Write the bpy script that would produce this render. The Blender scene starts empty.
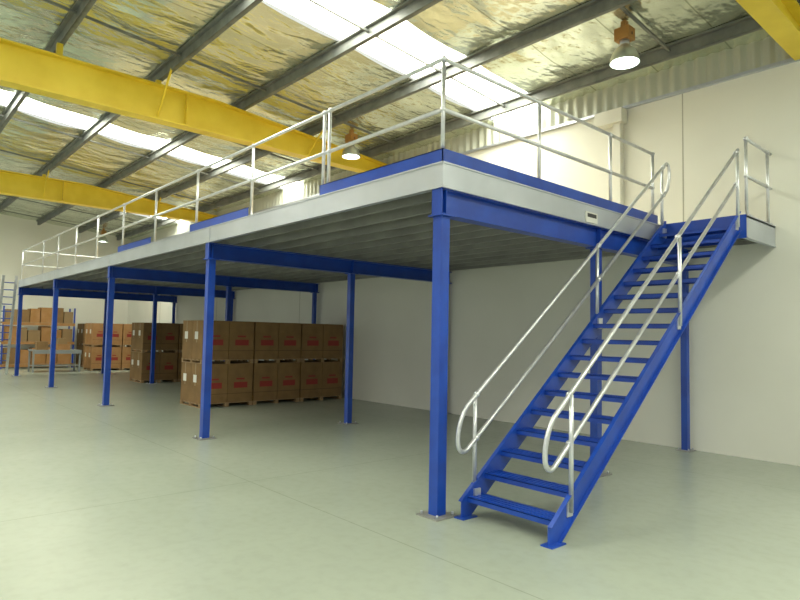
import bpy, bmesh, math, random
from mathutils import Vector, Matrix
random.seed(4)
C=bpy.context.scene.collection
# ---------------------------------------------------------------- materials
def mat(name,col,rough=.5,metal=0,noise=None,bump=None,emit=None,spec=None):
    m=bpy.data.materials.new(name);m.use_nodes=True
    nt=m.node_tree;b=nt.nodes['Principled BSDF']
    b.inputs['Base Color'].default_value=(*col,1);b.inputs['Roughness'].default_value=rough
    b.inputs['Metallic'].default_value=metal
    if spec is not None:b.inputs['Specular IOR Level'].default_value=spec
    tc=nt.nodes.new('ShaderNodeTexCoord')
    if noise:
        sc,col2,lo,hi=noise
        n=nt.nodes.new('ShaderNodeTexNoise');n.inputs['Scale'].default_value=sc;n.inputs['Detail'].default_value=6
        r=nt.nodes.new('ShaderNodeValToRGB');r.color_ramp.elements[0].position=lo;r.color_ramp.elements[1].position=hi
        r.color_ramp.elements[0].color=(*col,1);r.color_ramp.elements[1].color=(*col2,1)
        nt.links.new(tc.outputs['Object'],n.inputs['Vector']);nt.links.new(n.outputs['Fac'],r.inputs['Fac'])
        nt.links.new(r.outputs['Color'],b.inputs['Base Color'])
    if bump:
        sc,st=bump
        n=nt.nodes.new('ShaderNodeTexNoise');n.inputs['Scale'].default_value=sc
        bp=nt.nodes.new('ShaderNodeBump');bp.inputs['Strength'].default_value=st
        nt.links.new(tc.outputs['Object'],n.inputs['Vector']);nt.links.new(n.outputs['Fac'],bp.inputs['Height'])
        nt.links.new(bp.outputs['Normal'],b.inputs['Normal'])
    if emit:
        b.inputs['Emission Color'].default_value=(*emit[0],1);b.inputs['Emission Strength'].default_value=emit[1]
    return m
M_blue=mat('blue_powdercoat',(.007,.048,.34),.34,noise=(3,(.009,.062,.41),.4,.6))
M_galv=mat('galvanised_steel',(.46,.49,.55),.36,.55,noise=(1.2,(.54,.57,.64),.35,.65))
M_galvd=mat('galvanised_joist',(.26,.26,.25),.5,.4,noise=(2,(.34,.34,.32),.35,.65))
M_rail=mat('galvanised_tube',(.56,.58,.62),.34,.7,noise=(10,(.68,.70,.73),.35,.65))
M_board=mat('particle_board',(.34,.27,.17),.8,noise=(30,(.44,.35,.22),.3,.7))
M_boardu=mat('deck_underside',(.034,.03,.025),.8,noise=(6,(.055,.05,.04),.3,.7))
M_yellow=mat('yellow_paint',(.76,.56,.03),.45,noise=(2,(.84,.64,.05),.35,.65))
M_purlin=mat('purlin_steel',(.14,.15,.15),.5,.3,noise=(4,(.21,.22,.21),.35,.65))
M_carton=mat('cardboard',(.19,.11,.042),.85,noise=(3,(.24,.14,.055),.35,.65))
M_cartond=mat('cardboard_seam',(.09,.05,.022),.9)
M_carton2=mat('cardboard_orange',(.32,.16,.05),.85,noise=(3,(.38,.20,.08),.35,.65))
M_tape=mat('packing_tape',(.26,.17,.08),.5)
M_red=mat('red_label',(.28,.028,.02),.6)
M_white=mat('white_label',(.70,.70,.66),.6)
M_wood=mat('pallet_wood',(.28,.18,.09),.85,noise=(12,(.36,.24,.13),.3,.7))
M_black=mat('black_steel',(.03,.03,.035),.5)
M_ballast=mat('ballast_box',(.40,.20,.05),.5)
M_refl=mat('reflector_aluminium',(.62,.65,.60),.3,.7)
M_lamp=mat('lamp_glow',(1,1,1),.5,emit=((.85,1,.88),16))
M_clad=mat('corrugated_cladding',(.55,.57,.50),.5,.2)
M_sky=mat('translucent_skylight',(.9,.95,.9),.6,emit=((1,1,.83),15.5))
M_greyp=mat('grey_bench_top',(.25,.27,.27),.6)

def floor_mat():
    m=bpy.data.materials.new('sealed_concrete');m.use_nodes=True;nt=m.node_tree;b=nt.nodes['Principled BSDF'];L=nt.links.new
    tc=nt.nodes.new('ShaderNodeTexCoord')
    n=nt.nodes.new('ShaderNodeTexNoise');n.inputs['Scale'].default_value=.35;n.inputs['Detail'].default_value=8;n.inputs['Roughness'].default_value=.6
    r=nt.nodes.new('ShaderNodeValToRGB');e=r.color_ramp.elements;e[0].position=.25;e[1].position=.75
    e[0].color=(.325,.365,.305,1);e[1].color=(.40,.44,.375,1)
    L(tc.outputs['Object'],n.inputs['Vector']);L(n.outputs['Fac'],r.inputs['Fac'])
    v=nt.nodes.new('ShaderNodeTexNoise');v.inputs['Scale'].default_value=9;v.inputs['Detail'].default_value=5
    L(tc.outputs['Object'],v.inputs['Vector'])
    r2=nt.nodes.new('ShaderNodeValToRGB');e=r2.color_ramp.elements;e[0].position=.26;e[1].position=.55;e[0].color=(.94,.94,.93,1);e[1].color=(1,1,1,1)
    L(v.outputs['Fac'],r2.inputs['Fac'])
    mx=nt.nodes.new('ShaderNodeMix');mx.data_type='RGBA';mx.blend_type='MULTIPLY';mx.inputs['Factor'].default_value=1
    L(r.outputs['Color'],mx.inputs['A']);L(r2.outputs['Color'],mx.inputs['B'])
    br=nt.nodes.new('ShaderNodeTexBrick');br.offset=0;br.inputs['Scale'].default_value=1;br.inputs['Brick Width'].default_value=5.5;br.inputs['Row Height'].default_value=5.0
    br.inputs['Mortar Size'].default_value=.006;br.inputs['Color1'].default_value=(1,1,1,1);br.inputs['Color2'].default_value=(1,1,1,1);br.inputs['Mortar'].default_value=(.76,.76,.74,1)
    mp=nt.nodes.new('ShaderNodeMapping');mp.inputs['Location'].default_value=(1.2,1.4,0)
    L(tc.outputs['Object'],mp.inputs['Vector']);L(mp.outputs['Vector'],br.inputs['Vector'])
    m2=nt.nodes.new('ShaderNodeMix');m2.data_type='RGBA';m2.blend_type='MULTIPLY';m2.inputs['Factor'].default_value=1
    L(mx.outputs['Result'],m2.inputs['A']);L(br.outputs['Color'],m2.inputs['B']);L(m2.outputs['Result'],b.inputs['Base Color'])
    b.inputs['Roughness'].default_value=.27
    b.inputs['Specular IOR Level'].default_value=.5
    return m
M_floor=floor_mat()
M_wall=mat('painted_concrete_panel',(.74,.735,.67),.75,noise=(.6,(.80,.795,.73),.3,.7),bump=(18,.04))
M_joint=mat('panel_joint',(.45,.44,.38),.9)
def foil_mat():
    m=bpy.data.materials.new('foil_insulation');m.use_nodes=True;nt=m.node_tree;b=nt.nodes['Principled BSDF'];L=nt.links.new
    tc=nt.nodes.new('ShaderNodeTexCoord')
    n=nt.nodes.new('ShaderNodeTexNoise');n.inputs['Scale'].default_value=.8;n.inputs['Detail'].default_value=7;n.inputs['Roughness'].default_value=.6
    mp=nt.nodes.new('ShaderNodeMapping');mp.inputs['Scale'].default_value=(1,.5,1)
    L(tc.outputs['Object'],mp.inputs['Vector']);L(mp.outputs['Vector'],n.inputs['Vector'])
    r=nt.nodes.new('ShaderNodeValToRGB');e=r.color_ramp.elements;e[0].position=.3;e[1].position=.65
    e[0].color=(.62,.68,.54,1);e[1].color=(.86,.91,.80,1)
    L(n.outputs['Fac'],r.inputs['Fac'])
    br=nt.nodes.new('ShaderNodeTexBrick');br.offset=0;br.inputs['Scale'].default_value=1;br.inputs['Brick Width'].default_value=1.2;br.inputs['Row Height'].default_value=30
    br.inputs['Mortar Size'].default_value=.012;br.inputs['Color1'].default_value=(1,1,1,1);br.inputs['Color2'].default_value=(.84,.84,.82,1);br.inputs['Mortar'].default_value=(.5,.5,.45,1)
    L(tc.outputs['Object'],br.inputs['Vector'])
    mx=nt.nodes.new('ShaderNodeMix');mx.data_type='RGBA';mx.blend_type='MULTIPLY';mx.inputs['Factor'].default_value=1
    L(r.outputs['Color'],mx.inputs['A']);L(br.outputs['Color'],mx.inputs['B']);L(mx.outputs['Result'],b.inputs['Base Color'])
    b.inputs['Metallic'].default_value=.82;b.inputs['Roughness'].default_value=.25
    n2=nt.nodes.new('ShaderNodeTexNoise');n2.inputs['Scale'].default_value=1.8;n2.inputs['Detail'].default_value=3.5;n2.inputs['Roughness'].default_value=.52
    L(mp.outputs['Vector'],n2.inputs['Vector'])
    bp=nt.nodes.new('ShaderNodeBump');bp.inputs['Strength'].default_value=.75;bp.inputs['Distance'].default_value=.25
    L(n2.outputs['Fac'],bp.inputs['Height']);L(bp.outputs['Normal'],b.inputs['Normal'])
    return m
M_foil=foil_mat()

# ---------------------------------------------------------------- mesh builder
class MB:
    def __init__(s):s.bm=bmesh.new();s.mats=[]
    def mi(s,m):
        if m not in s.mats:s.mats.append(m)
        return s.mats.index(m)
    def hexa(s,P,m):
        v=[s.bm.verts.new(p) for p in P];i=s.mi(m)
        for f in((0,3,2,1),(4,5,6,7),(0,1,5,4),(1,2,6,5),(2,3,7,6),(3,0,4,7)):
            s.bm.faces.new([v[k] for k in f]).material_index=i
    def box(s,x0,x1,y0,y1,z0,z1,m):
        x0,x1=sorted((x0,x1));y0,y1=sorted((y0,y1));z0,z1=sorted((z0,z1))
        s.hexa([(x0,y0,z0),(x1,y0,z0),(x1,y1,z0),(x0,y1,z0),(x0,y0,z1),(x1,y0,z1),(x1,y1,z1),(x0,y1,z1)],m)
    def prism_x(s,prof,x0,x1,m):
        i=s.mi(m);a=[s.bm.verts.new((x0,y,z)) for y,z in prof];b=[s.bm.verts.new((x1,y,z)) for y,z in prof]
        n=len(prof)
        s.bm.faces.new(a).material_index=i;s.bm.faces.new(b[::-1]).material_index=i
        for k in range(n):s.bm.faces.new((a[k],b[k],b[(k+1)%n],a[(k+1)%n])).material_index=i
    def beam(s,p,q,w,h,m,up=(0,0,1)):
        p=Vector(p);q=Vector(q);d=(q-p).normalized();up=Vector(up)
        sd=d.cross(up).normalized()*w/2;u=sd.cross(d).normalized()*h/2
        s.hexa([p-sd-u,p+sd-u,q+sd-u,q-sd-u,p-sd+u,p+sd+u,q+sd+u,q-sd+u],m)
    def tube(s,pts,r,m,seg=12,closed=False):
        pts=[Vector(p) for p in pts];i=s.mi(m);rings=[];n=len(pts)
        ref=None
        for k in range(n):
            if k==0:d=pts[1]-pts[0]
            elif k==n-1:d=pts[-1]-pts[-2]
            else:d=(pts[k]-pts[k-1]).normalized()+(pts[k+1]-pts[k]).normalized()
            d.normalize()
            if ref is None:
                ref=Vector((0,0,1)) if abs(d.z)<.9 else Vector((1,0,0))
            a=(ref-d*ref.dot(d)).normalized();ref=a;b=d.cross(a)
            rings.append([s.bm.verts.new(pts[k]+(a*math.cos(t)+b*math.sin(t))*r) for t in [2*math.pi*j/seg for j in range(seg)]])
        for k in range(n-1):
            for j in range(seg):
                f=s.bm.faces.new((rings[k][j],rings[k][(j+1)%seg],rings[k+1][(j+1)%seg],rings[k+1][j]));f.material_index=i;f.smooth=True
        s.bm.faces.new(rings[0][::-1]).material_index=i;s.bm.faces.new(rings[-1]).material_index=i
    def ball(s,p,r,m):
        i=s.mi(m);g=bmesh.ops.create_uvsphere(s.bm,u_segments=12,v_segments=8,radius=r,matrix=Matrix.Translation(p))
        for v in g['verts']:
            for f in v.link_faces:f.material_index=i;f.smooth=True
    def revolve(s,prof,c,m,seg=28):
        i=s.mi(m);c=Vector(c);rings=[]
        for r,z in prof:rings.append([s.bm.verts.new(c+Vector((r*math.cos(2*math.pi*j/seg),r*math.sin(2*math.pi*j/seg),z))) for j in range(seg)])
        for k in range(len(rings)-1):
            for j in range(seg):
                f=s.bm.faces.new((rings[k][j],rings[k][(j+1)%seg],rings[k+1][(j+1)%seg],rings[k+1][j]));f.material_index=i;f.smooth=True
    def obj(s,name,loc=(0,0,0),rotz=0,recalc=True,bevel=0,scale=1):
        if recalc:bmesh.ops.recalc_face_normals(s.bm,faces=s.bm.faces[:])
        me=bpy.data.meshes.new(name);s.bm.to_mesh(me);s.bm.free()
        for m in s.mats:me.materials.append(m)
        o=bpy.data.objects.new(name,me);C.objects.link(o);o.location=loc;o.rotation_euler=(0,0,rotz);o.scale=(scale,)*3
        if bevel:
            b=o.modifiers.new('bevel','BEVEL');b.width=bevel;b.segments=2;b.limit_method='ANGLE'
        return o

# ---------------------------------------------------------------- dimensions
XA,XB=-33.0,8.0;YA,YW=-13.0,10.35
X0,YF,BAY,YM=-4.33,4.41,5.508,7.42
ZB,ZT,ZR,ZM=3.31,3.58,4.70,4.16
XE=X0-4*BAY
PZ=3.04
ZP=6.08
def roofz(y):return 6.60+.083*(YW-y)

# ---------------------------------------------------------------- shell
b=MB();b.box(XA-.2,XB+.2,YA,YW+.2,-.2,0,M_floor);b.obj('floor')
b=MB();b.box(XA-.2,XB+.2,YW,YW+.2,0,ZP,M_wall)
b.obj('wall_back')
b=MB()
for x in (-4.4,-10.4,-16.4,-22.4,-28.4,1.6):b.box(x-.010,x+.010,YW-.004,YW+.01,0,ZP,M_joint)
b.obj('trim_1')
b=MB();b.prism_x([(YA,0),(YW,0),(YW,roofz(YW)),(YA,roofz(YA))],XA-.2,XA,M_wall);b.obj('wall_left')
b=MB();b.box(XB,XB+.2,YA,-2,0,7.4,M_wall);b.box(XB,XB+.2,4.5,YW,0,6.9,M_wall);b.box(XB,XB+.2,-2,4.5,4.8,7.2,M_wall);b.obj('wall_right')
b=MB();i=b.mi(M_clad);x=XA;vs=[];k=0
while x<XB:
    y=YW-.02-(.04 if (k//2)%2 else 0)
    vs.append((b.bm.verts.new((x,y,ZP)),b.bm.verts.new((x,y,roofz(YW)+.05))))
    x+= .07 if k%2 else .035;k+=1
for k in range(len(vs)-1):b.bm.faces.new((vs[k][0],vs[k+1][0],vs[k+1][1],vs[k][1])).material_index=i
b.obj('wall_cladding_back')
b=MB();b.box(XA,XB,YW-.07,YW,ZP-.03,ZP+.02,M_galv);b.obj('trim_2')
b=MB();b.box(-5.62,-5.47,YW-.14,YW-.003,ZT+.01,6.0,M_wall);b.box(-5.95,-5.4,YW-.22,YW-.003,5.78,6.04,M_wall);b.obj('boxed_downpipe',bevel=.01)

PUR=[9.65-1.8*k for k in range(13)]
SKY=[(-8.5,-7.1),(-17.5,-16.3),(-26.5,-25.3),(1.0,2.3)]
edges=[XA]
for a,c in sorted(SKY):edges+=[a,c]
edges.append(XB)
b=MB();i=b.mi(M_foil)
from mathutils import noise as N
def foilz(x,y):
    k=((9.65-y)/1.8)%1
    return roofz(y)-.06*math.sin(math.pi*k)+.035*N.noise(Vector((x*1.3,y*1.3,0)))
for s in range(0,len(edges),2):
    a,c=edges[s],edges[s+1];nx=max(2,int((c-a)/.3));ny=int((YW-YA)/.3)
    g=[[b.bm.verts.new((a+(c-a)*p/nx,YA+(YW-YA)*q/ny,foilz(a+(c-a)*p/nx,YA+(YW-YA)*q/ny))) for q in range(ny+1)] for p in range(nx+1)]
    for p in range(nx):
        for q in range(ny):
            f=b.bm.faces.new((g[p][q],g[p][q+1],g[p+1][q+1],g[p+1][q]));f.material_index=i;f.smooth=True
b.obj('ceiling',recalc=False)
for n,(a,c) in enumerate(SKY):
    b=MB();i=b.mi(M_sky);k=0;x=a;vs=[]
    while x<=c+.001:
        dz=.06 if (k%2) else .03
        vs.append((b.bm.verts.new((x,YA,roofz(YA)+dz)),b.bm.verts.new((x,YW,roofz(YW)+dz))));x+=(c-a)/12;k+=1
    for k in range(len(vs)-1):b.bm.faces.new((vs[k][0],vs[k][1],vs[k+1][1],vs[k+1][0])).material_index=i
    b.obj('skylight_%d'%(n+1),recalc=False)
b=MB()
for y in PUR:
    z=roofz(y)-.03
    b.box(XA,XB,y-.012,y+.012,z-.2,z,M_purlin);b.box(XA,XB,y,y+.075,z-.2,z-.188,M_purlin);b.box(XA,XB,y-.075,y,z-.012,z,M_purlin)
    b.box(XA,XB,y-.075,y+.0,z-.03,z-.012,M_purlin)
b.obj('roof_purlins')
b=MB()
x=XA+1.5
while x<XB:
    for p in range(len(PUR)-1):
        ya,yb_=PUR[p],PUR[p+1]
        b.beam((x,ya,roofz(ya)-.12),(x,yb_,roofz(yb_)-.12),.04,.04,M_purlin)
    x+=3.4
b.obj('purlin_bridging')
for xg in (-2.55,-12.3,-22.6):
    b=MB();y1=YW-.08
    tz=lambda y:min(6.77,roofz(y)-.24)
    yk=YW-(6.77+.24-6.60)/.083
    for ya,yb_ in((YA,yk),(yk,y1)):
        za,zb_=tz(ya),tz(yb_)
        b.prism_x([(ya,6.06),(yb_,6.06),(yb_,zb_-.03),(ya,za-.03)],xg-.02,xg+.02,M_yellow)
        b.prism_x([(ya,za-.035),(yb_,zb_-.035),(yb_,zb_),(ya,za)],xg-.15,xg+.15,M_yellow)
    b.box(xg-.15,xg+.15,YA,y1,6.04,6.075,M_yellow)
    y=y1-.05
    while y>YA:
        b.box(xg-.13,xg+.13,y-.01,y+.01,6.07,tz(y)-.02,M_yellow);y-=5.4
    for y in PUR:
        if y>YA+.5 and roofz(y)-.23>tz(y)+.02:
            b.box(xg-.05,xg+.05,y-.05,y+.05,tz(y)-.01,roofz(y)-.23,M_yellow)
    for y in PUR[1::2]:
        b.beam((xg+.02,y+.0,6.12),(xg+.7,y,roofz(y)-.2),.035,.035,M_yellow)
    b.obj('yellow_roof_girder')

# ---------------------------------------------------------------- mezzanine
b=MB();S=.061
def post(x,y,plate=.15,s=S):
    b.box(x-s,x+s,y-s,y+s,.012,PZ,M_blue)
    b.box(x-plate,x+plate,y-plate,y+plate,0,.014,M_galvd)
    b.box(x-.10,x+.10,y-.10,y+.10,PZ-.014,PZ,M_blue)
    for sx in(-1,1):
        for sy in(-1,1):
            b.tube([(x+sx*(plate-.04),y+sy*(plate-.04),.012),(x+sx*(plate-.04),y+sy*(plate-.04),.045)],.012,M_galv,8)
for k in range(5):
    x=X0-k*BAY
    post(x,YF);post(x,YM,s=.055);post(x,YW-.15,.12,.05)
    b.box(x-.006,x+.006,YF-.07,YW-.03,PZ+.012,ZB-.012,M_blue)
    b.box(x-.075,x+.075,YF-.07,YW-.03,PZ,PZ+.014,M_blue);b.box(x-.075,x+.075,YF-.07,YW-.03,ZB-.014,ZB,M_blue)
    b.box(x-.07,x+.07,YF-.075,YF-.06,PZ,ZB,M_blue)
    for yy in(YF,YM,YW-.15):b.box(x-.07,x+.07,yy-.006,yy+.006,PZ+.01,ZB-.01,M_blue)
y=YF+.25
while y<YW-.1:
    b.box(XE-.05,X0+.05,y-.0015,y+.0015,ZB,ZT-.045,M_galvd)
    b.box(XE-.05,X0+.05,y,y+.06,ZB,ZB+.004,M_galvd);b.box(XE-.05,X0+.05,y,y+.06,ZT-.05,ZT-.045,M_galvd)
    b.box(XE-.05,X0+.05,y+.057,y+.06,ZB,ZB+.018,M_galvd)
    y+=.45
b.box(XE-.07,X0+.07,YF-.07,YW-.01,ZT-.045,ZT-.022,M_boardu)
b.box(XE-.078,X0+.078,YF-.078,YW-.01,ZT-.022,ZT+.004,M_board)
def fascia_x(xa,xb,y):
    b.box(xa,xb,y,y+.004,ZB,ZT,M_galv);b.box(xa,xb,y+.0,y+.06,ZB-.0,ZB+.004,M_galv)
    b.box(xa,xb,y-.012,y+.001,ZT-.018,ZT-.002,M_galv);b.box(xa,xb,y-.012,y+.001,ZB,ZB+.016,M_galv)
def fascia_y(ya,yb,x,zb=ZB):
    b.box(x-.004,x,ya,yb,zb,ZT,M_galv);b.box(x-.06,x,ya,yb,zb,zb+.004,M_galv)
    b.box(x-.001,x+.012,ya,yb,ZT-.018,ZT-.002,M_galv);b.box(x-.001,x+.012,ya,yb,zb,zb+.016,M_galv)
fascia_x(XE-.08,X0+.08,YF-.08)
for k in range(1,4):b.box(X0-k*BAY-.1,X0-k*BAY+.1,YF-.087,YF-.079,ZB+.02,ZT-.02,M_galv)
fascia_y(YF-.08,YW-.01,X0+.085)
b.box(XE-.085,XE-.08,YF-.08,YW-.01,ZB,ZT,M_galv)
b.box(X0+.08,X0+.105,7.0,7.28,ZB+.02,ZB+.16,M_white);b.box(X0+.105,X0+.107,7.03,7.25,ZB+.09,ZB+.14,M_black)
def kick_x(xa,xb):b.box(xa,xb,YF-.07,YF-.06,ZT,ZT+.14,M_blue);b.box(xa,xb,YF-.07,YF-.045,ZT+.13,ZT+.14,M_blue)
kick_x(X0-2.15,X0+.07);kick_x(X0-6.3,X0-4.1);kick_x(X0-10.4,X0-8.3)
b.box(X0+.06,X0+.07,YF-.07,9.1,ZT,ZT+.14,M_blue)
XL=-3.02;Y1=9.15
b.box(X0+.09,XL,Y1,YW-.01,ZT-.04,ZT+.004,M_board)
fascia_y(Y1,YW-.01,XL,ZT-.33)
b.box(X0+.09,XL-.005,Y1-.006,Y1,ZT-.33,ZT+.004,M_blue)
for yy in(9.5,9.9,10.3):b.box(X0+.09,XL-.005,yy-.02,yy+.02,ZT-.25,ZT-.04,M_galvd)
b.obj('mezzanine_platform')

b=MB();R=.023
def stan(x,y,zt=ZR):
    b.tube([(x,y,ZT+.005),(x,y,zt)],R,M_rail);b.ball((x,y,zt),.034,M_rail);b.ball((x,y,ZM),.034,M_rail)
    b.box(x-.06,x+.06,y-.045,y+.045,ZT+.005,ZT+.016,M_rail)
xs=[];x=X0
while x>XE-.3:xs.append(x);x-=2.06
xs[-1]=XE
for x in xs:stan(x,YF)
stan(X0-2.06-.12,YF)
for z in(ZR,ZM):b.tube([(X0,YF,z),(XE,YF,z)],R,M_rail)
for y in(6.1,7.8,9.08):stan(X0,y)
for z in(ZR,ZM):
    b.tube([(X0,YF,z),(X0,9.08,z)],R,M_rail)
for y in(6.2,8.2,10.1):stan(XE,y)
for z in(ZR,ZM):b.tube([(XE,YF,z),(XE,10.3,z)],R,M_rail)
for y in(9.3,10.2):stan(XL-.05,y)
for z in(ZR,ZM):b.tube([(XL-.05,9.3,z),(XL-.05,YW-.01,z)],R,M_rail)
b.obj('mezzanine_guardrail')

# ---------------------------------------------------------------- staircase
def stair(name,loc,rot):
    b=MB();W=1.02;n=17;rise=ZT/18;go=.2615;sl=rise/go
    up=lambda y:(y)*sl+.20+.045
    lo=lambda y:up(y)-.27
    yt=n*go-.02
    yf=-.10;yc=(.27-.245)/sl
    prof=[(yf,0),(yc,0),(yt,lo(yt)),(yt,up(yt)),(yf,up(yf))]
    fw_=.035
    for x in(0,W-.008):
        b.prism_x(prof,x,x+.008,M_blue)
    for x,s in((0,-1),(W,1)):
        xa,xb=sorted((x,x+s*fw_))
        d=Vector((0,go,rise)).normalized();nn=Vector((0,-d.z,d.y))*.008
        for f,y0 in((up,yf),(lo,yc)):
            p=Vector((0,y0,max(0,f(y0))));q=Vector((0,yt,f(yt)))
            sg=-1 if f is up else 1
            pp=[(p.y,p.z),(q.y,q.z),(q.y+sg*nn.y,q.z+sg*nn.z),(p.y+sg*nn.y,max(0,p.z+sg*nn.z))]
            b.prism_x(pp,xa,xb,M_blue)
        b.box(x-.06,x+.06,yf-.03,yc+.05,0,.012,M_blue)
    for k in range(n):
        y=k*go;z=(k+1)*rise
        b.box(.008,W-.008,y-.01,y+.235,z-.006,z,M_blue)
        b.box(.008,W-.008,y-.01,y-.004,z-.05,z,M_blue)
        b.box(.008,W-.008,y+.23,y+.235,z-.05,z,M_blue)
        for j in range(4):b.box(.02,W-.02,y+.02+j*.055,y+.028+j*.055,z,z+.004,M_blue)
    for x in(.0,W):
        def hz(y):return y*sl+1.12
        def mz(y):return y*sl+.68
        ye=yt+.10;ys=.0
        pts=[(x,ye-.1,mz(ye-.1)),(x,ys,mz(ys))]
        a=Vector((x,ys,mz(ys)));c=Vector((x,ys,hz(ys)));ctr=(a+c)/2;r=(c-a).length/2
        d=Vector((0,-go,-rise)).normalized()
        loop=[]
        for t in range(1,12):
            th=math.pi*t/12
            loop.append(ctr+(a-ctr)*math.cos(th)+d*r*.9*math.sin(th))
        pts+=loop;pts.append(c);pts.append((x,ye-.1,hz(ye-.1)))
        if x==0:
            a=Vector((x,ye-.1,hz(ye-.1)));c=Vector((x,ye-.1,mz(ye-.1)));ctr=(a+c)/2
            pts+=[ctr+(a-ctr)*math.cos(math.pi*t/10)-d*r*.7*math.sin(math.pi*t/10) for t in range(1,11)]
        b.tube(pts,R,M_rail)
        o=-.02 if x==0 else .02
        for y in((.12,2.49,yt-.08) if x==0 else (.22,2.49,yt-.08)):
            b.tube([(x+o,y,lo(y)+.1),(x+o,y,hz(y))],R*.95,M_rail)
            b.ball((x,y,hz(y)),.034,M_rail);b.ball((x,y,mz(y)),.034,M_rail)
            b.box(x-.012 if x==0 else x-.03,x+.03 if x==0 else x+.012,y-.045,y+.045,lo(y)+.06,lo(y)+.2,M_rail)
    return b.obj(name,loc,rot)
stair('steel_staircase',(-4.11,4.62,0),0)
b=MB()
def lp(t,y):return Vector((-27.5+t*1.0,y,t*3.75))
for y in(3.85,4.26):b.beam(lp(0,y),lp(1,y),.035,.09,M_rail,up=(0,1,0))
for k in range(1,14):
    b.tube([lp(k/14,3.85),lp(k/14,4.26)],.018,M_blue,8)
b.obj('leaning_ladder')

# ---------------------------------------------------------------- lamps
def lamp(x,y,zb=6.02):
    b=MB();c=(0,0,0);S_=.84
    top=(foilz(x,y)-.02-zb)/S_
    b.revolve([(.265,0),(.262,.03),(.25,.09),(.22,.17),(.17,.25),(.10,.30),(.09,.34)],c,M_refl)
    b.revolve([(.255,0),(.25,.05),(.21,.16),(.10,.28),(0.001,.29)],c,M_refl)
    b.revolve([(.001,.015),(.10,.02),(.19,.06),(.21,.09)],c,M_lamp)
    b.revolve([(.001,.42),(.085,.42),(.085,.33),(.001,.33)],c,M_galv)
    b.box(-.14,.14,-.12,.12,.42,min(.64,top-.02),M_ballast);b.box(-.15,.15,-.01,.01,.49,.54,M_black)
    b.box(-.05,.05,-.05,.05,min(.6,top-.05),top,M_ballast)
    return b.obj('high_bay_lamp',(x,y,zb),scale=S_)
lamp(-4.48,8.5);lamp(-11.4,8.5);lamp(-31.2,8.5)

# ---------------------------------------------------------------- palletised cartons
def pallet(b,x0,x1,y0,y1,z):
    for i in range(6):
        xx=x0+(x1-x0-.1)*i/5;b.box(xx,xx+.1,y0,y1,z+.085,z+.1,M_wood)
    for yy in(y0,(y0+y1)/2-.045,y1-.09):
        b.box(x0,x1,yy,yy+.09,z+.07,z+.085,M_wood);b.box(x0,x1,yy,yy+.09,z,z+.016,M_wood)
        for xx in(x0,(x0+x1)/2-.05,x1-.1):b.box(xx,xx+.1,yy,yy+.09,z+.016,z+.07,M_wood)
def cartons(x0,y0,z,w=1.23,d=1.2,h=.93,mc=M_carton,lab=M_red):
    b=MB();pallet(b,0,d,0,w,0);z0=.10
    for i in range(2):
        for j in range(2):
            xa,xb=i*d/2+.006,(i+1)*d/2-.006;ya,yb=j*w/2+.006,(j+1)*w/2-.006
            b.box(xa,xb,ya,yb,z0,z0+h,mc)
            b.box(xa+.22,xa+.28,ya-.001,yb+.001,z0+.4,z0+h+.001,M_tape)
            if i==1:
                b.box(xb,xb+.002,ya+.16,yb-.14,z0+.34,z0+.48,lab)
                b.box(xb,xb+.002,ya+.22,yb-.22,z0+.54,z0+.58,lab)
                b.box(xb,xb+.002,ya,yb,z0+h*.5-.26,z0+h*.5-.25,M_cartond)
            if j==0:
                b.box(xa+.14,xa+.32,ya-.003,ya,z0+.48,z0+.66,M_white)
    return b.obj('pallet_of_cartons',(x0,y0,z))
for z in(0,1.032):
    for j in range(3):cartons(-14.87+random.uniform(-.02,.02),6.0+j*1.37,z,w=1.34)
    for j in range(2):cartons(-22.45,7.2+j*1.26,z)
    for j in range(2):cartons(-29.6,7.5+j*1.26,z,mc=M_carton2)
for z in(0,1.032):cartons(-32.6,7.9,z,mc=M_carton);
b=MB()
for x in(-32,-31.1):
    for y in(4.6,7.4):b.box(x-.03,x+.03,y-.03,y+.03,0,2.75,M_blue)
for z in(.15,1.15,2.0):
    b.box(-32.03,-31.07,4.57,7.43,z,z+.06,M_wood);b.box(-31.09,-31.05,4.57,7.43,z-.08,z+.04,M_carton2)
for z,hm in((.21,.75),(1.21,.7),(2.06,.8)):
    y=4.7
    while y<7.0:
        w=random.uniform(.35,.6);h=random.uniform(.45,hm)
        b.box(-31.9,-31.15,y,min(y+w,7.35),z,z+h,random.choice([M_carton,M_carton,M_carton2,M_tape]));y+=w+.04
b.obj('storage_rack_with_cartons')
b=MB()
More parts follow.
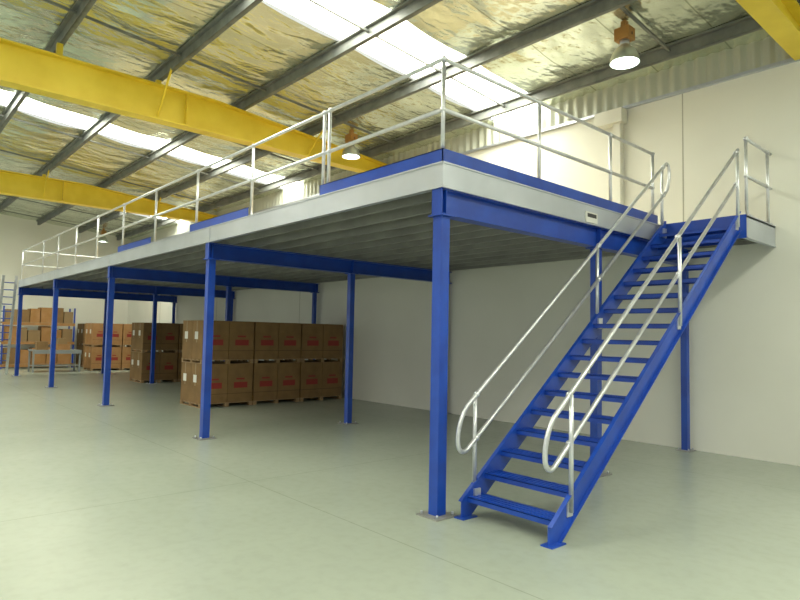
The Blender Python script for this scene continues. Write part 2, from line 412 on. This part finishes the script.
b.box(-28.9,-28.0,5.2,7.0,.86,.91,M_greyp)
for x in(-28.85,-28.05):
    for y in(5.25,6.95):b.box(x-.03,x+.03,y-.03,y+.03,0,.86,M_greyp)
b.box(-28.85,-28.05,5.25,6.95,.25,.28,M_greyp);b.box(-28.03,-28.0,5.2,7.0,.76,.86,M_greyp)
b.box(-28.7,-28.3,5.4,5.8,.91,1.25,M_carton);b.box(-28.7,-28.2,6.1,6.6,.91,1.15,M_carton2);b.box(-28.6,-28.25,6.15,6.5,1.15,1.4,M_tape)
b.obj('work_table')

# ---------------------------------------------------------------- light
w=bpy.data.worlds.new('world');bpy.context.scene.world=w;w.use_nodes=True
w.node_tree.nodes['Background'].inputs[0].default_value=(.97,1,.93,1);w.node_tree.nodes['Background'].inputs[1].default_value=.85
sd=bpy.data.lights.new('sun_through_door','SUN');sd.energy=2.2;sd.angle=math.radians(5);sd.color=(1,1,.88)
so=bpy.data.objects.new('sun_through_door',sd);C.objects.link(so)
e=math.radians(24);dr=Vector((-math.cos(e),math.cos(e)*.38,-math.sin(e)))
so.rotation_euler=dr.to_track_quat('-Z','Y').to_euler();so.location=(20,-4,10)

# ---------------------------------------------------------------- camera
cam=bpy.data.cameras.new('camera');co=bpy.data.objects.new('camera',cam);C.objects.link(co)
cam.sensor_width=36;cam.lens=36*603.05/800;cam.clip_end=200
yaw,pi_,ro=[math.radians(a) for a in(48.304,3.332,1.107)]
fw=Vector((-math.sin(yaw),math.cos(yaw),0));rt=Vector((math.cos(yaw),math.sin(yaw),0));upv=Vector((0,0,1))
f2=fw*math.cos(pi_)+upv*math.sin(pi_);u2=upv*math.cos(pi_)-fw*math.sin(pi_)
r3=rt*math.cos(ro)+u2*math.sin(ro);u3=-rt*math.sin(ro)+u2*math.cos(ro)
mm=Matrix((r3,u3,-f2)).transposed().to_4x4();mm.translation=(0,0,1.8)
co.matrix_world=mm
bpy.context.scene.camera=co
try:
    bpy.context.scene.view_settings.view_transform='Standard'
except Exception:pass
